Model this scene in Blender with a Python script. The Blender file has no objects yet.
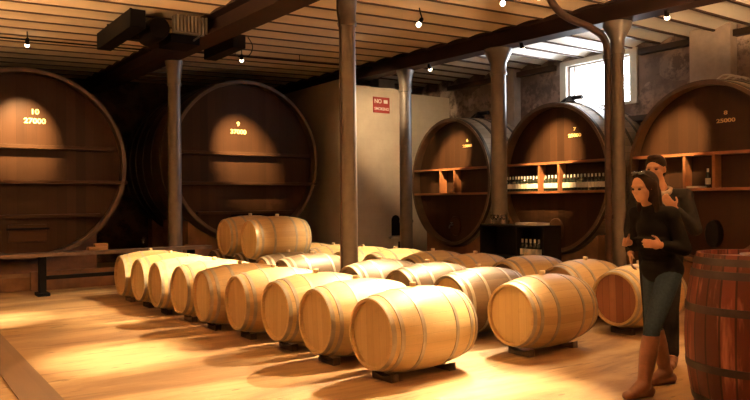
import bpy, bmesh, math, random
from mathutils import Vector, Matrix
random.seed(7)
PI = math.pi
S = bpy.context.scene
COL = S.collection

# ------------------------------------------------------------------ helpers
def link(o, parent=None):
    COL.objects.link(o)
    if parent: o.parent = parent
    return o

def obj(name, bm, mat, parent=None, smooth=False, sharp=None):
    me = bpy.data.meshes.new(name)
    bmesh.ops.recalc_face_normals(bm, faces=bm.faces)
    if smooth:
        for f in bm.faces: f.smooth = True
        ang = math.radians(sharp or 40)
        for e in bm.edges:
            if len(e.link_faces) == 2 and e.calc_face_angle(0) > ang: e.smooth = False
    bm.to_mesh(me); bm.free()
    for m in (mat if isinstance(mat, (list, tuple)) else [mat]): me.materials.append(m)
    return link(bpy.data.objects.new(name, me), parent)

def tag(o, label=None, cat=None, group=None, kind=None):
    if label: o['label'] = label
    if cat: o['category'] = cat
    if group: o['group'] = group
    if kind: o['kind'] = kind
    return o

def thing(name, label, cat, loc=(0, 0, 0), rotz=0, group=None):
    o = bpy.data.objects.new(name, None)
    o.empty_display_size = .1
    link(o); o.location = loc; o.rotation_euler = (0, 0, rotz)
    return tag(o, label, cat, group)

def box(bm, x0, x1, y0, y1, z0, z1, bev=0.0, mi=0):
    co = [(x, y, z) for x in (x0, x1) for y in (y0, y1) for z in (z0, z1)]
    v = [bm.verts.new(c) for c in co]
    fs = []
    for idx in ((0, 1, 3, 2), (4, 6, 7, 5), (0, 4, 5, 1), (2, 3, 7, 6), (0, 2, 6, 4), (1, 5, 7, 3)):
        f = bm.faces.new([v[i] for i in idx]); f.material_index = mi; fs.append(f)
    if bev > 0:
        es = list({e for f in fs for e in f.edges})
        bmesh.ops.bevel(bm, geom=es, offset=bev, segments=2, profile=.7, affect='EDGES')
    return v

def boxo(name, mat, parent, x0, x1, y0, y1, z0, z1, bev=0.0):
    bm = bmesh.new(); box(bm, x0, x1, y0, y1, z0, z1, bev)
    return obj(name, bm, mat, parent)

def lathe(bm, prof, n=32, axis='z', c=(0, 0, 0), sx=1.0, sz=1.0, closed=False):
    """prof: list of (radius, position along axis)."""
    rings = []
    for r, t in prof:
        ring = []
        if r < 1e-6:
            p = {'z': (0, 0, t), 'y': (0, t, 0), 'x': (t, 0, 0)}[axis]
            ring = [bm.verts.new((p[0]+c[0], p[1]+c[1], p[2]+c[2]))]
        else:
            for i in range(n):
                a = 2*PI*i/n
                u, w = r*math.cos(a)*sx, r*math.sin(a)*sz
                p = {'z': (u, w, t), 'y': (u, t, w), 'x': (t, u, w)}[axis]
                ring.append(bm.verts.new((p[0]+c[0], p[1]+c[1], p[2]+c[2])))
        rings.append(ring)
    pairs = list(zip(rings, rings[1:]))
    if closed: pairs.append((rings[-1], rings[0]))
    for A, B in pairs:
        for i in range(n):
            j = (i+1) % n
            if len(A) == 1 and len(B) == 1: break
            if len(A) == 1: bm.faces.new((A[0], B[i], B[j]))
            elif len(B) == 1: bm.faces.new((A[i], A[j], B[0]))
            else: bm.faces.new((A[i], A[j], B[j], B[i]))

def tube(bm, pts, r, n=10, caps=True):
    pts = [Vector(p) for p in pts]
    rs = r if isinstance(r, (list, tuple)) else [r]*len(pts)
    rings = []
    prev = None
    for i, p in enumerate(pts):
        d = (pts[min(i+1, len(pts)-1)]-pts[max(i-1, 0)]).normalized()
        if prev is None:
            a = Vector((0, 0, 1)) if abs(d.z) < .9 else Vector((1, 0, 0))
            u = d.cross(a).normalized()
        else:
            u = (prev-d*prev.dot(d)).normalized()
        prev = u
        w = d.cross(u)
        rings.append([bm.verts.new(p+(u*math.cos(2*PI*k/n)+w*math.sin(2*PI*k/n))*rs[i]) for k in range(n)])
    for A, B in zip(rings, rings[1:]):
        for k in range(n): bm.faces.new((A[k], A[(k+1) % n], B[(k+1) % n], B[k]))
    if caps:
        bm.faces.new(rings[0][::-1]); bm.faces.new(rings[-1])

def smooth_path(pts, sub=6):
    P = [Vector(p) for p in pts]; P = [P[0]]+P+[P[-1]]; out = []
    for i in range(1, len(P)-2):
        for k in range(sub):
            t = k/sub
            a, b, c, d = P[i-1], P[i], P[i+1], P[i+2]
            out.append(.5*((2*b)+(-a+c)*t+(2*a-5*b+4*c-d)*t*t+(-a+3*b-3*c+d)*t**3))
    out.append(P[-2])
    return out

def copy_tree(o, parent=None):
    c = o.copy(); COL.objects.link(c); c.parent = parent
    for ch in list(o.children): copy_tree(ch, c)
    return c

# ------------------------------------------------------------------ materials
class NT:
    def __init__(s, name):
        s.m = bpy.data.materials.new(name); s.m.use_nodes = True
        s.t = s.m.node_tree; s.b = s.t.nodes['Principled BSDF']
    def n(s, t, **k):
        nd = s.t.nodes.new(t)
        for a, v in k.items(): setattr(nd, a, v)
        return nd
    def l(s, a, b): s.t.links.new(a, b)
    def put(s, v, sock):
        if hasattr(v, 'is_output'): s.l(v, sock)
        else: sock.default_value = v
    def math(s, op, a, b=None):
        nd = s.n('ShaderNodeMath', operation=op); s.put(a, nd.inputs[0])
        if b is not None: s.put(b, nd.inputs[1])
        return nd.outputs[0]
    def coord(s, kind='Object'): return s.n('ShaderNodeTexCoord').outputs[kind]
    def xyz(s, c):
        nd = s.n('ShaderNodeSeparateXYZ'); s.l(c, nd.inputs[0]); return nd.outputs
    def scale(s, c, v):
        nd = s.n('ShaderNodeMapping'); s.l(c, nd.inputs[0]); nd.inputs['Scale'].default_value = v; return nd.outputs[0]
    def noise(s, c, sc, det=4, rough=.55, dist=0):
        nd = s.n('ShaderNodeTexNoise'); s.l(c, nd.inputs['Vector'])
        nd.inputs['Scale'].default_value = sc; nd.inputs['Detail'].default_value = det
        nd.inputs['Roughness'].default_value = rough; nd.inputs['Distortion'].default_value = dist
        return nd.outputs['Fac']
    def ramp(s, f, stops):
        nd = s.n('ShaderNodeValToRGB'); s.l(f, nd.inputs[0]); e = nd.color_ramp.elements
        while len(e) < len(stops): e.new(.5)
        for el, (p, c) in zip(e, stops): el.position = p; el.color = (c[0], c[1], c[2], 1)
        return nd.outputs['Color']
    def mix(s, f, a, b, mode='MIX'):
        nd = s.n('ShaderNodeMix', data_type='RGBA', blend_type=mode)
        s.put(f, nd.inputs['Factor'])
        for v, i in ((a, 6), (b, 7)):
            if hasattr(v, 'is_output'): s.l(v, nd.inputs[i])
            else: nd.inputs[i].default_value = (v[0], v[1], v[2], 1)
        return nd.outputs[2]
    def bump(s, h, strength=.3, dist=.01):
        nd = s.n('ShaderNodeBump'); s.l(h, nd.inputs['Height'])
        nd.inputs['Strength'].default_value = strength; nd.inputs['Distance'].default_value = dist
        s.l(nd.outputs[0], s.b.inputs['Normal'])
    def white(s, v):
        nd = s.n('ShaderNodeTexWhiteNoise', noise_dimensions='1D'); s.l(v, nd.inputs['W']); return nd.outputs['Value']
    def fin(s, col, rough=.6, metal=0, spec=None):
        s.put(col if hasattr(col, 'is_output') else (col[0], col[1], col[2], 1), s.b.inputs['Base Color'])
        s.put(rough, s.b.inputs['Roughness']); s.b.inputs['Metallic'].default_value = metal
        if spec is not None: s.b.inputs['Specular IOR Level'].default_value = spec
        return s.m

def plain(name, c, rough=.6, metal=0, var=.25, sc=6, spec=None):
    t = NT(name); n = t.noise(t.coord(), sc, 5)
    col = t.ramp(n, [(.3, [x*(1-var) for x in c]), (.7, [min(1, x*(1+var)) for x in c])])
    t.bump(n, .1, .005)
    return t.fin(col, rough, metal, spec)

def stave_wood(name, cols, n=30, plane='yz', rough=.5, gap=.05, stain=None, grain=30, pitch=None, lf=.45, spec=None):
    """staves round an axis (angle in `plane`) or straight planks (pitch along an axis)."""
    t = NT(name); c = t.coord(); X = t.xyz(c)
    ix = {'x': 0, 'y': 1, 'z': 2}
    if pitch is None:
        ang = t.math('ARCTAN2', X[ix[plane[0]]], X[ix[plane[1]]])
        u = t.math('MULTIPLY', ang, n/(2*PI))
        along = ({'x', 'y', 'z'}-set(plane)).pop()
    else:
        u = t.math('DIVIDE', X[ix[plane[0]]], pitch)
        along = plane[1]
    u = t.math('ADD', u, 100.0)
    oi = t.n('ShaderNodeObjectInfo').outputs['Random']
    idx = t.math('ADD', t.math('FLOOR', u), t.math('MULTIPLY', oi, 50.0))
    rnd = t.white(idx)
    fr = t.math('FRACT', u)
    edge = t.math('MINIMUM', fr, t.math('SUBTRACT', 1.0, fr))
    line = t.math('LESS_THAN', edge, gap)
    sc = [grain]*3; sc[ix[along]] = grain*.06
    g = t.noise(t.scale(c, sc), 1.0, 5, .6, .4)
    g2 = t.noise(c, 5.0, 3)
    base = t.ramp(rnd, [(0, cols[0]), (.5, cols[1]), (1, cols[2])])
    base = t.mix(t.math('MULTIPLY', g, .45), base, [x*.45 for x in cols[0]])
    base = t.mix(t.math('MULTIPLY', t.math('GREATER_THAN', g2, .62), .18), base, [x*.6 for x in cols[1]])
    if stain:
        s1 = t.noise(t.scale(c, stain[1]), 1.0, 4)
        f = t.ramp(s1, [(stain[2], (0, 0, 0)), (stain[3], (1, 1, 1))])
        base = t.mix(f, base, stain[0])
    base = t.mix(t.math('MULTIPLY', line, lf), base, [x*.22 for x in cols[0]])
    h = t.math('SUBTRACT', t.math('MULTIPLY', g, .4), line)
    t.bump(h, .35, .004)
    return t.fin(base, rough, 0, spec)

M = {}
# oak of the lying barrels
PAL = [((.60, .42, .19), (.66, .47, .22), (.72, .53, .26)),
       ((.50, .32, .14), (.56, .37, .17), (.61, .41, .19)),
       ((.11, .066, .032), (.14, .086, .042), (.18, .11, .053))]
for i, p in enumerate(PAL):
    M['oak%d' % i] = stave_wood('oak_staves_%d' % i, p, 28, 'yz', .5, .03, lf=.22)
    M['head%d' % i] = stave_wood('oak_head_%d' % i, tuple(tuple(v*.92 for v in q) for q in p), plane='yz', pitch=.085, rough=.55, gap=.03, lf=.2)
M['headstain'] = stave_wood('wine_stained_head', ((.20, .07, .035), (.26, .10, .05), (.32, .14, .07)), plane='yz', pitch=.085, rough=.5, gap=.04)
M['hoop'] = plain('galvanised_hoop', (.36, .31, .24), .5, .45, .2, 10)
M['rusthoop'] = plain('dark_iron_hoop', (.028, .022, .02), .5, .6, .3, 12)
M['bung'] = plain('pale_bung', (.75, .62, .42), .7)
M['redwood'] = stave_wood('red_brown_staves', ((.04, .010, .006), (.09, .020, .012), (.16, .042, .024)), 26, 'yz', .5, .07, lf=.8, spec=.2,
                          stain=((.26, .11, .065), (2, 14, 14), .55, .75), grain=26)
M['redhead'] = stave_wood('red_brown_head', ((.14, .04, .025), (.2, .06, .035), (.26, .09, .05)), plane='yz', pitch=.1, rough=.35)
# big casks
M['caskhead'] = stave_wood('varnished_cask_head', ((.030, .0135, .0065), (.04, .0175, .008), (.052, .023, .0105)), plane='xz', pitch=.17, rough=.38, spec=.14, gap=.012, grain=14)
M['caskbody'] = stave_wood('cask_staves_brown', ((.08, .04, .02), (.1, .05, .025), (.13, .065, .03)), 60, 'xz', .45, .05, grain=14)
M['caskpale'] = stave_wood('cask_staves_weathered', ((.36, .27, .18), (.42, .32, .22), (.5, .38, .27)), 60, 'xz', .5, .05, grain=14)
M['rim'] = plain('dark_chime_wood', (.10, .055, .028), .45, 0, .3, 5)
M['caskhoop'] = plain('cask_hoop_iron', (.09, .07, .05), .42, .6, .2, 5)
M['batten'] = stave_wood('cask_batten', ((.05, .024, .012), (.06, .029, .014), (.075, .035, .017)), plane='zx', pitch=.6, rough=.4, gap=.0, grain=18, spec=.1)
M['shelfwood'] = stave_wood('orange_shelf_wood', ((.26, .10, .04), (.30, .115, .045), (.34, .14, .055)), plane='zx', pitch=.5, rough=.4, gap=.0, grain=20)
M['gold'] = plain('gold_paint', (.75, .55, .22), .45, 0, .05)
M['darkwood'] = stave_wood('dark_timber', ((.045, .025, .014), (.06, .034, .02), (.075, .042, .024)), plane='zy', pitch=.4, rough=.55, gap=.0, grain=10)
M['cradle'] = plain('cradle_timber', (.17, .085, .04), .7, 0, .3, 4)
M['beam'] = plain('painted_brown_beam', (.026, .012, .009), .6, 0, .25, 3, spec=.2)
M['joist'] = plain('dark_joist', (.06, .03, .018), .6)
M['column'] = plain('grey_painted_iron', (.115, .092, .078), .45, .1, .2, 5)
M['pipe'] = plain('brown_pipe', (.04, .022, .017), .45, .1, spec=.3)
M['blackmetal'] = plain('black_metal', (.005, .004, .004), .6, 0, spec=.08)
M['steel'] = plain('brushed_steel', (.30, .28, .25), .4, .6)
M['black'] = plain('matt_black', (.006, .005, .005), .6, spec=.1)
M['paper'] = plain('white_card', (.8, .75, .66), .7, 0, .05)
M['signred'] = plain('sign_red', (.36, .045, .035), .5, 0, .1)
M['signwhite'] = plain('sign_white', (.82, .72, .66), .5, 0, .04)
M['stoneblock'] = plain('plinth_stone', (.24, .14, .075), .85, 0, .4, 3)

t = NT('arched_ceiling_plaster'); c = t.coord(); n = t.noise(t.scale(c, (1, 4, 1)), 1.2, 6)
t.bump(n, .15, .01)
M['ceiling'] = t.fin(t.ramp(n, [(.3, (.72, .55, .36)), (.7, (.82, .66, .45))]), .75)
t = NT('arched_ceiling_whitewash'); c = t.coord(); n = t.noise(t.scale(c, (1, 4, 1)), 1.2, 6)
t.bump(n, .15, .01)
M['ceilwhite'] = t.fin(t.ramp(n, [(.3, (.72, .68, .60)), (.7, (.82, .78, .70))]), .75)

t = NT('worn_earth_floor'); c = t.coord()
a = t.noise(t.scale(c, (.5, 2.2, 1)), 1.0, 8, .62, .6)
b = t.noise(c, 7.0, 6, .7)
e = t.noise(t.scale(c, (1.2, 10, 1)), 1.0, 5, .6, .8)
d2 = t.noise(t.scale(c, (.35, 1.0, 1)), 1.0, 3, .5, .8)
base = t.ramp(a, [(.34, (.15, .08, .035)), (.46, (.285, .175, .08)), (.54, (.39, .26, .125)), (.66, (.51, .37, .20))])
base = t.mix(t.math('MULTIPLY', b, .4), base, (.22, .12, .055))
base = t.mix(t.math('MULTIPLY', t.ramp(d2, [(.42, (0, 0, 0)), (.62, (1, 1, 1))]), .4), base, (.22, .125, .06))
crack = t.ramp(e, [(.60, (0, 0, 0)), (.68, (1, 1, 1))])
base = t.mix(t.math('MULTIPLY', crack, .75), base, (.13, .07, .03))
v = t.n('ShaderNodeTexVoronoi'); v.inputs['Scale'].default_value = 1.0; t.l(t.scale(c, (2.2, 7, 1)), v.inputs['Vector'])
pit = t.math('LESS_THAN', v.outputs['Distance'], .09)
base = t.mix(t.math('MULTIPLY', pit, .8), base, (.10, .05, .025))
t.bump(t.math('ADD', b, a), .3, .012)
M['floor'] = t.fin(base, .62)
M['strip'] = stave_wood('floor_board_strip', ((.15, .09, .052), (.18, .11, .062), (.21, .13, .075)), plane='xy', pitch=.35, rough=.6, gap=.0, grain=14)

def stone(name, c0, c1, c2, sc=2.4):
    t = NT(name); c = t.coord()
    v = t.n('ShaderNodeTexVoronoi', feature='F1'); v.inputs['Scale'].default_value = sc
    nz = t.n('ShaderNodeTexNoise'); nz.inputs['Scale'].default_value = 2.0; t.l(c, nz.inputs['Vector'])
    t.l(t.mix(.25, c, nz.outputs['Color']), v.inputs['Vector'])
    n = t.noise(c, 9.0, 6, .7)
    r = t.n('ShaderNodeSeparateColor'); t.l(v.outputs['Color'], r.inputs[0])
    base = t.ramp(r.outputs[0], [(0, c0), (.5, c1), (1, c2)])
    base = t.mix(t.ramp(t.noise(c, 4.0, 5, .7), [(.47, (0, 0, 0)), (.6, (1, 1, 1))]), base, [x*.35 for x in c1])
    d = t.ramp(v.outputs['Distance'], [(.4, (0, 0, 0)), (.6, (1, 1, 1))])
    base = t.mix(t.math('MULTIPLY', d, .5), base, (.12, .085, .07))
    t.bump(t.math('SUBTRACT', n, v.outputs['Distance']), .6, .03)
    return t.fin(base, .85)
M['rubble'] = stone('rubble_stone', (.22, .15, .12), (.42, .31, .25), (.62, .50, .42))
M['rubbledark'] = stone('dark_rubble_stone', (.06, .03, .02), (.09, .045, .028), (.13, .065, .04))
t = NT('cream_plaster'); c = t.coord(); n = t.noise(c, 2.0, 8, .65)
w = t.n('ShaderNodeTexBrick'); w.inputs['Scale'].default_value = 1.0
w.inputs['Brick Width'].default_value = .42; w.inputs['Row Height'].default_value = .22; w.inputs['Mortar Size'].default_value = .006
w.inputs['Color1'].default_value = w.inputs['Color2'].default_value = (1, 1, 1, 1); w.inputs['Mortar'].default_value = (0, 0, 0, 1)
cx = t.xyz(c); cm = t.n('ShaderNodeCombineXYZ'); t.l(t.math('ADD', cx[0], cx[1]), cm.inputs[0]); t.l(cx[2], cm.inputs[1]); t.l(cm.outputs[0], w.inputs['Vector'])
base = t.ramp(n, [(.3, (.52, .43, .33)), (.7, (.64, .55, .43))])
base = t.mix(t.math('MULTIPLY', w.outputs['Fac'], .12), base, (.4, .32, .24))
t.bump(w.outputs['Fac'], .15, -.004)
M['cream'] = t.fin(base, .8)
M['reveal'] = plain('window_reveal_plaster', (.66, .60, .50), .8, 0, .08)
M['pilaster'] = plain('grey_plaster', (.46, .38, .32), .85, 0, .12)

def glassmat(name, col, refl=.08):
    t = NT(name); t.t.nodes.remove(t.b)
    tr = t.n('ShaderNodeBsdfTransparent'); tr.inputs[0].default_value = (*col, 1)
    gl = t.n('ShaderNodeBsdfGlossy'); gl.inputs['Roughness'].default_value = .03
    fr = t.n('ShaderNodeFresnel'); fr.inputs[0].default_value = 1.45
    mx = t.n('ShaderNodeMixShader'); t.l(t.math('ADD', fr.outputs[0], refl-.04), mx.inputs[0]); t.l(tr.outputs[0], mx.inputs[1]); t.l(gl.outputs[0], mx.inputs[2])
    t.l(mx.outputs[0], t.t.nodes['Material Output'].inputs[0]); return t.m
M['pane'] = glassmat('window_glass', (.97, .98, 1))
M['clear'] = glassmat('clear_glass', (.97, .97, .97), .12)
M['bottle'] = plain('dark_green_glass', (.012, .018, .010), .12, 0, .1)
def emit(name, c, s):
    t = NT(name); t.b.inputs['Emission Color'].default_value = (*c, 1); t.b.inputs['Emission Strength'].default_value = s
    return t.fin(c, .4)
M['bulb'] = emit('halogen_bulb', (1, .78, .5), 14)

# ------------------------------------------------------------------ room
def zc(x, y):
    k = .030 if x < 9 else .002
    return 4.42+k*(x-9)+.017*(y-8.9)

X0, X1, Y0, Y1 = -2.2, 12.15, -2.0, 17.8
def struct(o): o['kind'] = 'structure'; return o
bm = bmesh.new(); box(bm, X0-.3, X1+.3, Y0-.3, Y1+.3, -.2, 0)
struct(obj('floor', bm, M['floor']))
PITCH = .585
ys = [Y0-.3+PITCH*k+.02 for k in range(int((Y1-Y0+1)/PITCH)+1)]
def vault(name, xa, xb, mat, rise):
    bm = bmesh.new()
    seg = 6; xs = [xa, xb]
    for k in range(len(ys)-1):
        ya, yb = ys[k], ys[k+1]
        rows = []
        for x in xs:
            low = [bm.verts.new((x, ya+(yb-ya)*i/seg, zc(x if x != 9 else (8.999 if xa < 9 else 9), ya+(yb-ya)*i/seg)+rise*math.sin(PI*i/seg))) for i in range(seg+1)]
            top = [bm.verts.new((v.co.x, v.co.y, 5.3)) for v in low]
            rows.append((low, top))
        (l0, t0), (l1, t1) = rows
        for i in range(seg):
            bm.faces.new((l0[i], l1[i], l1[i+1], l0[i+1]))
            bm.faces.new((t0[i], t0[i+1], t1[i+1], t1[i]))
            bm.faces.new((l0[i], l0[i+1], t0[i+1], t0[i])); bm.faces.new((l1[i+1], l1[i], t1[i], t1[i+1]))
        bm.faces.new((l0[0], t0[0], t1[0], l1[0])); bm.faces.new((l0[-1], l1[-1], t1[-1], t0[-1]))
    return struct(obj(name, bm, mat, smooth=True, sharp=60))
vault('ceiling', X0-.3, 9.0, M['ceiling'], .03)
vault('ceiling', 9.0, X1+.3, M['ceilwhite'], .085)
trim_n = 0
def trim(mat, build):
    global trim_n
    trim_n += 1
    bm = bmesh.new(); build(bm)
    return struct(obj('trim_%d' % trim_n, bm, mat))
def slanted(bm, pts_lo, w, h):
    """bar along the given polyline (underside), width w in y, height h."""
    prev = None
    for (x, y, z) in pts_lo:
        r = [bm.verts.new((x, y-w/2, z)), bm.verts.new((x, y+w/2, z)), bm.verts.new((x, y+w/2, z+h)), bm.verts.new((x, y-w/2, z+h))]
        if prev:
            for i in range(4): bm.faces.new((prev[i], prev[(i+1) % 4], r[(i+1) % 4], r[i]))
        else: bm.faces.new(r)
        prev = r
    bm.faces.new(prev[::-1])
for y in ys[1:-1]:
    if 3 < y < Y1:
        trim(M['joist'], lambda bm, y=y: slanted(bm, [(X0, y, zc(X0, y)-.012), (8.99, y, zc(8.99, y)-.012), (X1-.02, y, zc(X1, y)-.02)], .045, .12))

# walls
HT = 5.25
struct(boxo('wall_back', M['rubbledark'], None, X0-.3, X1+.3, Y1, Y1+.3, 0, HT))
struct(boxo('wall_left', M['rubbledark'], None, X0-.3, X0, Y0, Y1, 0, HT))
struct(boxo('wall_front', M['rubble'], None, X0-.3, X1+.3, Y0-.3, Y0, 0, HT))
WY0, WY1, WZ0, WZ1 = 8.30, 9.86, 3.38, 4.31
bm = bmesh.new()
box(bm, X1, X1+.5, Y0, WY0, 0, HT); box(bm, X1, X1+.5, WY1, Y1, 0, HT)
box(bm, X1, X1+.5, WY0, WY1, 0, WZ0); box(bm, X1, X1+.5, WY0, WY1, WZ1, HT)
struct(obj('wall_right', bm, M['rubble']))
# window
wn = bpy.data.objects.new('window_1', None); link(wn); wn.location = (X1, (WY0+WY1)/2, WZ0); struct(wn)
hw, hh = (WY1-WY0)/2, WZ1-WZ0
bm = bmesh.new()
for (a, b, c0, d) in ((-hw-.16, -hw, -.05, hh+.11), (hw, hw+.16, -.05, hh+.11), (-hw, hw, hh, hh+.11), (-hw, hw, -.05, 0)):
    box(bm, -.05, 0, a, b, c0, d)
obj('window_surround', bm, M['reveal'], wn)
bm = bmesh.new()
for (a, b, c0, d) in ((-hw, -hw+.03, 0, hh), (hw-.03, hw, 0, hh), (-hw, hw, hh-.03, hh), (-hw, hw, 0, .03), (.62, .655, 0, hh), (-.5, -.465, 0, hh)):
    box(bm, .07, .11, a, b, c0, d)
obj('window_frame', bm, plain('white_frame', (.75, .72, .66), .5), wn)
boxo('window_pane', M['pane'], wn, .087, .093, -hw+.02, hw-.02, .02, hh-.02)
# wall plate and pilasters on the right wall
trim(M['darkwood'], lambda bm: box(bm, X1-.14, X1, 10.15, 13.6, 4.27, 4.38))
trim(M['darkwood'], lambda bm: box(bm, X1-.14, X1, 2.0, 8.05, 4.24, 4.35))
trim(M['pilaster'], lambda bm: box(bm, X1-.22, X1, 6.21, 6.95, 0, 4.5))
trim(M['pilaster'], lambda bm: box(bm, X1-.22, X1, 11.2, 11.8, 0, 4.5))
trim(M['darkwood'], lambda bm: box(bm, X1-.3, X1, 2.0, 11.2, 2.95, 3.05))
# cream partition behind the small cask and its projecting end
bm = bmesh.new(); box(bm, 10.15, X1-.02, 13.65, 13.85, 0, 4.1)
struct(obj('wall_partition', bm, M['cream']))
bm = bmesh.new(); box(bm, 8.8, 10.13, 13.05, 13.8, 0, 4.07, .02)
# slot niche: flat black plate in place of a recess, above a ledge
nb = struct(obj('wall_pier', bm, M['cream']))
boxo('ledge', M['reveal'], nb, 9.7, 10.08, 12.97, 13.05, .57, .62, .004)
bm = bmesh.new()
pts = [(9.77, .64), (10.01, .64), (10.01, 1.0)]+[(9.89+.12*math.cos(a), 1.0+.12*math.sin(a)) for a in [PI*k/8 for k in range(1, 8)]]+[(9.77, 1.0)]
f0 = [bm.verts.new((x, 13.047, z)) for x, z in pts]; f1 = [bm.verts.new((x, 13.035, z)) for x, z in pts]
bm.faces.new(f0); bm.faces.new(f1[::-1])
for i in range(len(pts)): bm.faces.new((f0[i], f0[(i+1) % len(pts)], f1[(i+1) % len(pts)], f1[i]))
obj('niche_plate', bm, M['black'], nb)
struct(boxo('wall_side', M['cream'], None, 8.82, 9.0, 13.8, Y1-.02, 0, 4.3))
trim(M['reveal'], lambda bm: box(bm, 10.35, 10.85, 14.3, 14.7, 0, 4.55))
# dark passage wall between the two big casks' plane and the back
# stone plinth that the big casks stand on, lit along its edge
trim(M['stoneblock'], lambda bm: box(bm, -2.2, 4.05, 13.0, 13.75, 0, .22))
trim(M['strip'], lambda bm: box(bm, .86, 1.13, Y0, 12.2, 0, .012))

# ------------------------------------------------------------------ beams and columns
def beam(xa, xb, ya, yb, depth, label):
    bm = bmesh.new()
    prev = None
    for y in (ya, yb):
        zt = zc((xa+xb)/2, y)+.03; zb = zt-.03-depth
        xm = (xa+xb)/2; tw = .05
        fl = .045
        prof = [(xa, zb), (xb, zb), (xb, zb+fl), (xm+tw, zb+fl+.01), (xm+tw, zt-fl-.01), (xb, zt-fl), (xb, zt), (xa, zt), (xa, zt-fl), (xm-tw, zt-fl-.01), (xm-tw, zb+fl+.01), (xa, zb+fl)]
        r = [bm.verts.new((x, y, z)) for x, z in prof]
        if prev:
            for i in range(len(r)): bm.faces.new((prev[i], prev[(i+1) % len(r)], r[(i+1) % len(r)], r[i]))
            bm.faces.new(r)
        else: bm.faces.new(r[::-1])
        prev = r
    o = obj('ceiling_beam', bm, M['beam'])
    return tag(o, label, 'beam', 'main ceiling beams')
beam(4.1, 4.5, 2.5, Y1, .30, 'dark brown steel ceiling beam running over the column beside cask 9')
beam(8.84, 9.16, 2.0, Y1, .29, 'long dark brown ceiling beam over the three columns before the shelved casks')

def column(x, y, r, label, wide=1.6, band=True, top=None):
    h = top or zc(x, y)-.295
    t = thing('support_column', label, 'column', (x, y, 0), 0, 'iron columns carrying the ceiling')
    bm = bmesh.new(); lathe(bm, [(0, 0.06), (r*1.02, .06), (r, h*.5), (r*.93, h-.42), (0, h-.42)], 28)
    obj('shaft', bm, M['column'], t, True)
    bm = bmesh.new(); lathe(bm, [(0, 0), (r*1.55, 0), (r*1.55, .05), (r*1.25, .09), (r*1.05, .16), (0, .16)], 28)
    obj('base', bm, M['column'], t, True)
    bm = bmesh.new(); lathe(bm, [(0, h-.46), (r*1.05, h-.46), (r*1.12, h-.42), (r*.98, h-.38), (r*1.05, h-.25), (r*wide*.9, h-.09), (r*wide, h-.05), (r*wide, h), (0, h)], 28)
    obj('capital', bm, M['column'], t, True)
    if band:
        bm = bmesh.new(); lathe(bm, [(0, 1.0), (r*1.1, 1.0), (r*1.14, 1.03), (r*1.1, 1.06), (0, 1.06)], 28)
        obj('collar', bm, M['column'], t, True)
    return t
column(4.46, 12.55, .12, 'dark iron column left of cask 9, behind the end of the low bench', 1.35, False)
column(9.0, 11.5, .13, 'slim iron column between the cream pier and the leftmost shelved cask', 1.4)
column(9.0, 8.82, .14, 'iron column with flared capital between the left and middle shelved casks', 1.75, False)
column(9.01, 6.38, .1, 'iron column before the window with a pipe running down beside it', 2.1)
cm_ = column(5.17, 7.86, .118, 'tall grey column standing among the barrels in the centre', 1.3, False, zc(5.17, 7.86)-.02)
bm = bmesh.new()
tube(bm, smooth_path([(-.16, -.02, 4.25), (-.17, -.03, 4.0), (-.135, -.02, 3.8), (-.125, -.02, 3.5), (-.125, -.02, 3.0), (-.13, -.02, .2)], 5), .014, 8)
obj('cable_conduit', bm, M['pipe'], cm_, True)
bm = bmesh.new()
tube(bm, smooth_path([(7.3, 6.25, 4.33), (7.33, 6.27, 4.28), (7.5, 6.32, 4.12), (7.9, 6.42, 4.02), (8.45, 6.41, 3.93), (8.75, 6.41, 3.80), (8.80, 6.405, 3.5), (8.80, 6.405, 3.0), (8.80, 6.405, .0)], 6), .052, 14)
pp = obj('drain_pipe', bm, M['pipe'], None, True)
tag(pp, 'curved brown pipe dropping from the ceiling beside the column before the window', 'pipe')
for z in (1.2, 3.55):
    bm = bmesh.new(); lathe(bm, [(.052, z-.03), (.066, z-.03), (.066, z+.03), (.052, z+.03)], 16, c=(8.80, 6.405, 0), closed=True)
    obj('coupling', bm, M['pipe'], pp, True)

# conduit under the ceiling with hangers
def conduit(y, xa, xb, label, dz=.13, hang=(0.5, 1.2, 3.2, 5.6, 7.0)):
    bm = bmesh.new(); tube(bm, [(xa, y, zc(xa, y)-dz), (xb, y, zc(xb, y)-dz)], .014, 8)
    o = obj('lighting_conduit', bm, M['blackmetal'], None, True); tag(o, label, 'conduit', 'conduits under the ceiling')
    for x in hang:
        if xa < x < xb:
            bm = bmesh.new(); tube(bm, [(x, y, zc(x, y)-dz), (x, y, zc(x, y)+.06)], .007, 6); obj('hanger', bm, M['blackmetal'], o)
conduit(12.6, -1.5, 4.06, 'thin black conduit under the ceiling in front of cask 10')
conduit(12.4, 4.48, 8.8, 'thin black conduit under the ceiling between the two main beams')

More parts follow.
